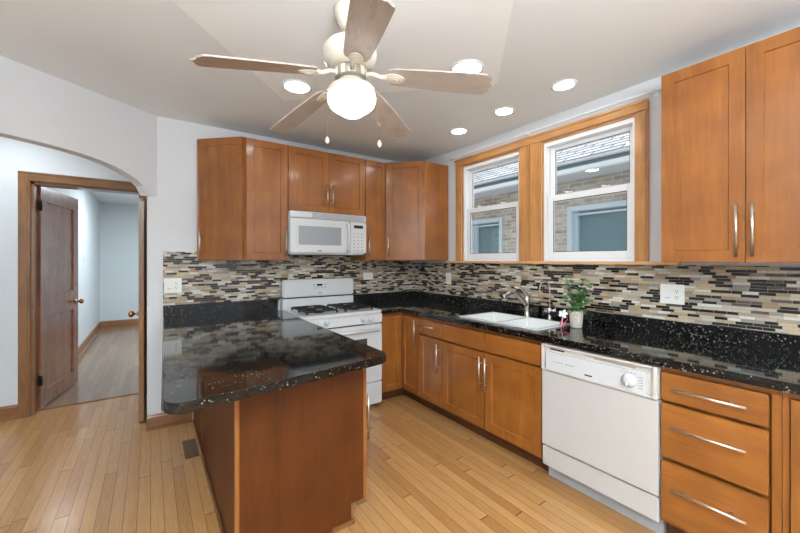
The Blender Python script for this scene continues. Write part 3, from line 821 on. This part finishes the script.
MB().box(-.6295, -.6283, DY0+.10, DY0+.30, .836, .846).build('vent_slot', mat('shadow beige slot', lin(170, 158, 146), .6), cp)
MB().box(-.6305, -.6283, DY1-.14, DY1-.05, .838, .846).build('vent_grille', M_slot, cp)
lt = MB(); lt.prism([(DY0+.34, .838), (DY0+.47, .838), (DY0+.455, .854), (DY0+.355, .854)], 0, .006, M=Matrix(((0, 0, -1, -.6282), (1, 0, 0, 0), (0, 1, 0, 0), (0, 0, 0, 1)))); lt.build('latch', M_dwp, cp)
ky, kz = DY0+.125, .775
kb = MB().lathe([(.034, 0), (.034, -.004), (.026, -.008), (.024, -.02), (.0001, -.021)], (-.643, ky, kz), 28, 'X').box(-.672, -.66, ky-.005, ky+.005, kz-.024, kz+.024, .002)
kb.build('dial', M_white, cp)
mk = Pieces()
for i in range(4): mk.box(-.6432, -.6426, DY1-.085-i*.016, DY1-.077-i*.016, .772, .777)
for i in range(3): mk.box(-.6432, -.6426, DY1-.165-i*.018, DY1-.155-i*.018, .772, .777)
for i in range(5): mk.box(-.6432, -.6426, DY0+.062, DY0+.082, .748+i*.013, .751+i*.013)
for i in range(5): mk.box(-.6432, -.6426, ky-.03+i*.014, ky-.024+i*.014, .814, .817)
mk.build('marking', M_grey, cp)
MB().box(-.6434, -.6426, DY0+.305, DY0+.345, .741, .749).build('badge', M_slot, cp)

# ------------------------------------------------------------------ range
RX0, RX1, RF = -1.6125, -.8555, -.655
c = empty('gas_range', (-1.23, -.3, FZ), 'white freestanding gas range with black burner grates below the microwave', 'range')
MB().box(RX0, RX1, RF+.04, -.03, FZ+.03, .895).build('body', M_white, c)
MB().box(RX0+.03, RX1-.03, RF+.06, -.06, FZ+.001, FZ+.03).build('base', M_slot, c)
ctp = MB(); ctp.prism(rounded([(RX0-.0, RF+.0), (RX1+.0, RF), (RX1, -.10), (RX0, -.10)], [.03, .03, 0, 0]), .8955, .922, bev=.007, seg=3)
cook = ctp.build('cooktop', M_white, c)
bgm = MB(); bgm.box(RX0+.022, RX1-.004, -.092, -.012, .8955, 1.012, .006).box(RX0+.022, RX1-.004, -.10, -.012, 1.020, 1.186, .012)
bg_ = bgm.build('backguard', M_white, c)
MB().box(RX0+.03, RX1-.012, -.09, -.014, 1.010, 1.022).build('gap_strip', M_slot, bg_)
MB().box(-1.262, -1.205, -.1018, -.100, 1.122, 1.142).build('clock_display', M_display, bg_)
mk = Pieces()
for i in range(4):
    for j in (1.098, 1.110): mk.box(-1.29+i*.035, -1.275+i*.035, -.1016, -.1003, j, j+.005)
mk.box(-1.185, -1.165, -.1016, -.1003, 1.13, 1.137).box(-1.30, -1.28, -.1016, -.1003, 1.13, 1.137)
mk.build('marking', M_grey, bg_)
MB().box(-1.25, -1.215, -.1016, -.1003, 1.05, 1.056).build('badge', M_slot, bg_)
# burners + grates
for gx0 in (RX0+.075, RX0+.42):
    g = MB(); gw = .265; gy0, gy1 = -.58, -.20; zt_ = .950
    for yy in (gy0, (gy0+gy1)/2, gy1): g.box(gx0, gx0+gw, yy-.006, yy+.006, zt_-.012, zt_, .002)
    for xx in (gx0, gx0+gw): g.box(xx-.006, xx+.006, gy0, gy1, zt_-.012, zt_, .002)
    for yy in (gy0+.095, gy1-.095):
        for sx in (-1, 1):
            g.box(gx0+gw/2+sx*.035, gx0+gw/2+sx*.1375, yy-.006, yy+.006, zt_-.012, zt_+.004, .002)
            g.box(gx0+gw/2-.006, gx0+gw/2+.006, yy+sx*.035, yy+sx*.095, zt_-.012, zt_+.004, .002)
    for xx in (gx0, gx0+gw):
        for yy in (gy0, (gy0+gy1)/2, gy1): g.box(xx-.007, xx+.007, yy-.007, yy+.007, .9225, zt_-.01)
    g.build('burner_grate', M_black, cook)
    for yy in (gy0+.095, gy1-.095):
        MB().lathe([(.045, 0), (.045, .008), (.036, .012), (.036, .02), (.0001, .022)], (gx0+gw/2, yy, .9225), 20).build('burner', M_black, cook)
cpr = MB().box(RX0+.002, RX1-.002, RF+.003, RF+.039, .808, .892, .006).build('control_panel', M_white, c)
for xk in (RX0+.15, RX0+.215, RX1-.20, RX1-.135):
    MB().lathe([(.024, 0), (.024, -.004), (.018, -.008), (.017, -.024), (.0001, -.025)], (xk, RF+.0028, .85), 20, 'Y').box(xk-.004, xk+.004, RF-.03, RF-.02, .834, .866, .002).build('knob', M_white, cpr)
mk = Pieces()
for i in range(9): mk.box(RX0+.19+i*.045, RX0+.222+i*.045, RF+.012, RF+.0385, .800, .806)
mk.build('vent_slot', M_slot, cpr)
od = MB().box(RX0+.004, RX1-.004, RF+.004, RF+.039, .285, .797, .006).build('oven_door', M_white, c)
MB().box(RX0+.16, RX1-.16, RF+.0025, RF+.0045, .45, .68).build('oven_window', M_ovwin, od)
hd = MB().tube([(RX0+.05, RF-.03, .752), (RX1-.05, RF-.03, .752)], .013, 12)
for xx in (RX0+.07, RX1-.07): hd.tube([(xx, RF-.03, .752), (xx, RF+.0038, .752)], .012, 10)
hd.build('handle', M_white, od)
MB().box(RX0+.004, RX1-.004, RF+.006, RF+.039, FZ+.035, .275, .006).build('drawer', M_white, c)

# ------------------------------------------------------------------ microwave
MX0, MX1, MFy, MZ0, MZ1 = -1.6125, -.862, -.372, 1.422, 1.80
c = empty('microwave', (-1.23, -.2, MZ0), 'white over-the-range microwave mounted under the short two-door cabinet', 'microwave')
MB().box(MX0, MX1, MFy+.04, -.0095, MZ0+.012, MZ1, .003).box(MX0+.01, MX1-.01, MFy+.05, -.05, MZ0, MZ0+.013).build('body', M_white, c)
MB().box(MX0+.05, MX1-.05, MFy+.07, -.1, MZ0-.006, MZ0-.0005).build('bottom_filter', M_slot, c)
xs_ = -1.045
MB().box(MX0+.001, MX1-.001, MFy+.004, MFy+.039, 1.742, MZ1-.001, .005).build('top_trim', M_white, c)
v_ = Pieces()
for i in range(4): v_.box(MX0+.20, MX1-.03, MFy-.001, MFy+.0035, 1.751+i*.011, 1.757+i*.011)
v_.build('vent_louvre', M_lgrey, c)
dr = MB().box(MX0+.001, xs_, MFy, MFy+.039, MZ0+.016, 1.738, .008).build('door', M_white, c)
fr_ = MB(); fr_.prism(rounded([(MX0+.055, MZ0+.05), (-1.115, MZ0+.05), (-1.115, 1.71), (MX0+.055, 1.71)], [.02]*4), 0, .003, M=Matrix(((1, 0, 0, 0), (0, 0, -1, MFy-.0002), (0, 1, 0, 0), (0, 0, 0, 1)))); fr_.build('window_frame', M_white, dr)
MB().box(MX0+.075, -1.135, MFy-.005, MFy-.0035, MZ0+.085, 1.672, .0).build('door_window', M_mwin, dr)
MB().tube([(-1.068, MFy+.001, 1.45), (-1.068, MFy-.028, 1.475), (-1.068, MFy-.036, 1.58), (-1.068, MFy-.028, 1.69), (-1.068, MFy+.001, 1.715)], .012, 12).build('handle', M_white, dr)
MB().box(-1.36, -1.325, MFy-.0012, MFy-.0002, 1.452, 1.46).build('badge', M_slot, dr)
cp = MB().box(xs_+.003, MX1-.001, MFy+.002, MFy+.039, MZ0+.016, 1.738, .006).build('control_panel', M_white, c)
MB().box(xs_+.045, MX1-.04, MFy+.0005, MFy+.0025, 1.675, 1.705).build('display', M_display, cp)
mk = Pieces()
for i in range(3):
    for j in range(6): mk.box(xs_+.04+i*.042, xs_+.056+i*.042, MFy+.0008, MFy+.0022, 1.46+j*.032, 1.467+j*.032)
mk.build('key', M_grey, cp)

# ------------------------------------------------------------------ outlet plates
def plate(name, P, U, w, h, label, cat, kinds):
    U = Vector(U).normalized(); N = U.cross(Vector(Z))
    M = Matrix(((U.x, -N.x, 0, P[0]), (U.y, -N.y, 0, P[1]), (0, 0, 1, P[2]), (0, 0, 0, 1)))
    r = empty(name, P, label, cat)
    def bx(nm, x0, x1, y0, y1, z0, z1, m, par=r, bev=.0):
        mb = MB(); mb.box(x0, x1, y0, y1, z0, z1, bev, M=M); return mb.build(nm, m, par)
    bx('cover_plate', -w/2, w/2, -.006, -.0005, -h/2, h/2, M_plastic, bev=.002)
    n = len(kinds)
    for i, kd in enumerate(kinds):
        cx_ = (i-(n-1)/2)*.046
        if w > h and n == 1:                       # sideways receptacle
            rc = bx('receptacle', -.034, .034, -.0085, -.0061, -.017, .017, M_plastic, bev=.001)
            for q in (-.02, .02):
                bx('slot', q-.006, q+.004, -.0092, -.0086, .004, .007, M_slot, rc); bx('slot', q-.006, q+.004, -.0092, -.0086, -.007, -.004, M_slot, rc)
            continue
        if kd == 's':
            sw = bx('rocker_switch', cx_-.0165, cx_+.0165, -.0085, -.0061, -.033, .033, M_plastic, bev=.001)
            bx('rocker_line', cx_-.012, cx_+.012, -.0092, -.0086, -.024, -.0215, M_grey, sw)
        else:
            rc = bx('receptacle', cx_-.0165, cx_+.0165, -.0085, -.0061, -.033, .033, M_plastic, bev=.001)
            for q in (-.018, .018):
                for s_ in (-.007, .005): bx('slot', cx_+s_, cx_+s_+.003, -.0092, -.0086, q-.001, q+.008, M_slot, rc)
                bx('slot', cx_-.003, cx_+.003, -.0092, -.0086, q-.010, q-.005, M_slot, rc)
    return r
plate('outlet', (-2.441, -.008, 1.168), (1, 0, 0), .122, .118, 'white switch and outlet plate on mosaic above the peninsula, beside the arch', 'outlet', 'so')
plate('outlet', (-.639, -.008, 1.199), (1, 0, 0), .118, .075, 'small white sideways outlet plate on mosaic right of the range', 'outlet', 'o')
plate('outlet', (-.008, -.612, 1.18), (0, -1, 0), .075, .118, 'single white upright outlet plate on the window wall near the corner', 'outlet', 'o')
plate('outlet', (-.008, -2.584, 1.167), (0, -1, 0), .122, .118, 'white switch and outlet plate below the large upper cabinet, right of the plant', 'outlet', 'so')
plate('light_switch', (-3.40, 3.6, 1.38), (0, 1, 0), .05, .11, 'small light switch plate on the pale wall of the room beyond the door', 'switch', 's')

# floor register
rg = MB(); rg.box(-2.40, -2.315, -.64, -.36, FZ+.001, FZ+.005, .001)
for i in range(12): rg.box(-2.392, -2.323, -.63+i*.022, -.62+i*.022, FZ+.005, FZ+.007)
tag(rg.build('floor_register', M_register), 'dark metal floor register beside the back of the peninsula', 'vent')

# ------------------------------------------------------------------ curtain rod
c = empty('curtain_rod', (-.04, -1.6, 2.41), 'thin white curtain rod mounted over the oak window casing', 'curtain rod')
MB().tube([(-.006, -.655, 2.418), (-.042, -.662, 2.418), (-.046, -.69, 2.418), (-.046, -2.50, 2.418), (-.040, -2.525, 2.418), (-.006, -2.53, 2.418)], .0055, 10).build('rod', M_vinyl, c)
for yy in (-.69, -1.60, -2.50):
    MB().box(-.012, -.0005, yy-.012, yy+.012, 2.395, 2.44, .002).box(-.05, -.01, yy-.004, yy+.004, 2.405, 2.4115, .001).build('bracket', M_vinyl, c)

# ------------------------------------------------------------------ recessed ceiling lamps
spots = [(-1.803, -1.11, .078, 'leftmost recessed ceiling light, shining behind the left fan blade', CZ-.0035),
         (-1.052, -1.902, .082, 'largest-looking recessed ceiling light, just above the tip of the right fan blade', CZ-.0035),
         (-.386, -2.117, .062, 'recessed ceiling light nearest the camera in the row along the windows', CZ),
         (-.377, -1.63, .062, 'middle recessed ceiling light of the row along the windows', CZ),
         (-.360, -1.128, .062, 'farthest recessed ceiling light of the row, nearest the room corner', CZ)]
for x, y, r, lb, zc in spots:
    c = empty('recessed_light', (x, y, zc), lb, 'ceiling light', 'recessed ceiling lights')
    MB().lathe([(r+.018, -.0005), (r+.018, -.004), (r+.006, -.008), (r, -.006), (r, -.0005)], (x, y, zc), 40).build('trim_ring', M_vinyl, c)
    MB().lathe([(.0001, -.004), (r-.001, -.004), (r-.001, -.0008), (.0001, -.0008)], (x, y, zc), 32).build('lens', M_can, c)

# ------------------------------------------------------------------ ceiling fan
fan = empty('ceiling_fan', (-1.863, -1.964, 2.5015), 'cream ceiling fan with five washed-wood blades and a lit frosted globe', 'ceiling fan')
fan.rotation_euler = (-.027, -.032, 0)
def fb(mb, name, m, parent=fan): return mb.build(name, m, parent, world=False)
fb(MB().lathe([(.0001, 0), (.045, 0), (.062, -.004), (.062, -.018), (.058, -.04), (.048, -.07), (.034, -.095), (.018, -.102), (.0001, -.103)]), 'canopy', M_fan)
fb(MB().tube([(0, 0, -.09), (0, 0, -.16)], .013, 16), 'downrod', M_fan)
mt = fb(MB().lathe([(.0001, -.148), (.035, -.148), (.060, -.158), (.095, -.166), (.112, -.18), (.120, -.20), (.120, -.225), (.113, -.245), (.108, -.252), (.100, -.268), (.075, -.279), (.0001, -.28)], n=48), 'motor_housing', M_fan)
fb(MB().lathe([(.0001, -.279), (.066, -.279), (.070, -.288), (.070, -.318), (.060, -.326), (.0001, -.326)], n=40), 'vented_collar', M_fanm, mt)
sl_ = Pieces()
for k in range(10):
    a_ = 2*pi*k/10
    sl_.box(.0695, .073, -.010, .010, -.322, -.284, M=Matrix.Rotation(a_, 4, 'Z'))
sl_.build('collar_rib', M_fan, mt, world=False)
fit = fb(MB().lathe([(.0001, -.326), (.05, -.326), (.058, -.333), (.058, -.356), (.085, -.359), (.099, -.364), (.104, -.372), (.103, -.388), (.0001, -.389)], n=40), 'light_fitter', M_fan)
fb(MB().lathe([(.098, -.386), (.105, -.392), (.108, -.404), (.107, -.422), (.099, -.442), (.083, -.457), (.066, -.465), (.056, -.474), (.042, -.484), (.022, -.490), (.0001, -.491)], n=48), 'glass_globe', M_globe)
PH = .576
zr, zt_ = -.318, -.412
r0b, r1b = .17, .634
blade_o = None; iron_o = None
for k in range(5):
    a_ = PH+2*pi*k/5
    if blade_o is None:
        mb = MB(); th_ = .007
        out_ = [(.165, -.030), (.175, -.046), (.21, -.053), (.40, -.062), (.585, -.066), (.600, -.062), (.604, -.050), (.617, -.036), (.612, -.018), (.634, 0), (.612, .018), (.617, .036), (.604, .050), (.600, .062), (.585, .066), (.40, .062), (.21, .053), (.175, .046), (.165, .030)]
        mb.prism(out_, -th_/2, th_/2, bev=.002, seg=2)
        pitch = Matrix.Rotation(radians(-11), 4, 'X')
        droop = Matrix.Rotation(math.atan2(.162, 1), 4, 'Y')
        TM = Matrix.Translation((0, 0, zr+.006)) @ Matrix.Translation((.10, 0, 0)) @ droop @ Matrix.Translation((-.10, 0, 0)) @ pitch
        for v in mb.bm.verts: v.co = TM @ v.co
        blade_o = fb(mb, 'blade', M_blade)
        ib = MB()
        ib.tube([(.06, 0, zr+.012), (.10, 0, zr+.012), (.135, 0, zr-.006), (.165, 0, zr-.006)], [.012, .010, .010, .012], 10)
        i2 = MB()
        def drop(r, n_=16): return [(.195+.042*cos(2*pi*q/n_)*(1.15 if cos(2*pi*q/n_) > 0 else .95)*r, .030*sin(2*pi*q/n_)*r) for q in range(n_)]
        for r_, zA, zB in ((1, -.011, -.0045), (.72, -.015, -.010), (.42, -.019, -.014)):
            i2.prism(drop(r_), zA, zB, M=TM, bev=.0015)
        me_tmp = bpy.data.meshes.new('t'); i2.bm.to_mesh(me_tmp); ib.bm.from_mesh(me_tmp)
        iron_o = fb(ib, 'blade_bracket', M_fan)
        b_, i_ = blade_o, iron_o
    else:
        b_ = blade_o.copy(); i_ = iron_o.copy()
        for q in (b_, i_): COL.objects.link(q); q.parent = fan
    b_.rotation_euler = (0, 0, a_); i_.rotation_euler = (0, 0, a_)
for (qx, qy, L, nm) in ((-.096, .067, .20, 0), (.096, -.064, .225, 1)):
    ch = MB(); n_ = int(L/.006)
    for i in range(n_): ch.lathe([(.0001, -.0022), (.0016, -.0012), (.0016, .0012), (.0001, .0022)], (qx, qy, -.375-i*.006), 6)
    if nm: ch.lathe([(.0001, -.008), (.005, 0), (.0001, .008)], (qx, qy, -.375-L*.68), 8)
    co = fb(ch, 'pull_chain', M_gold)
    fb(MB().lathe([(.0001, -.017), (.005, -.015), (.0095, -.006), (.010, .002), (.006, .012), (.0025, .017), (.0001, .018)], (qx, qy, -.375-L-.015), 14), 'pull_knob', M_fan, co)
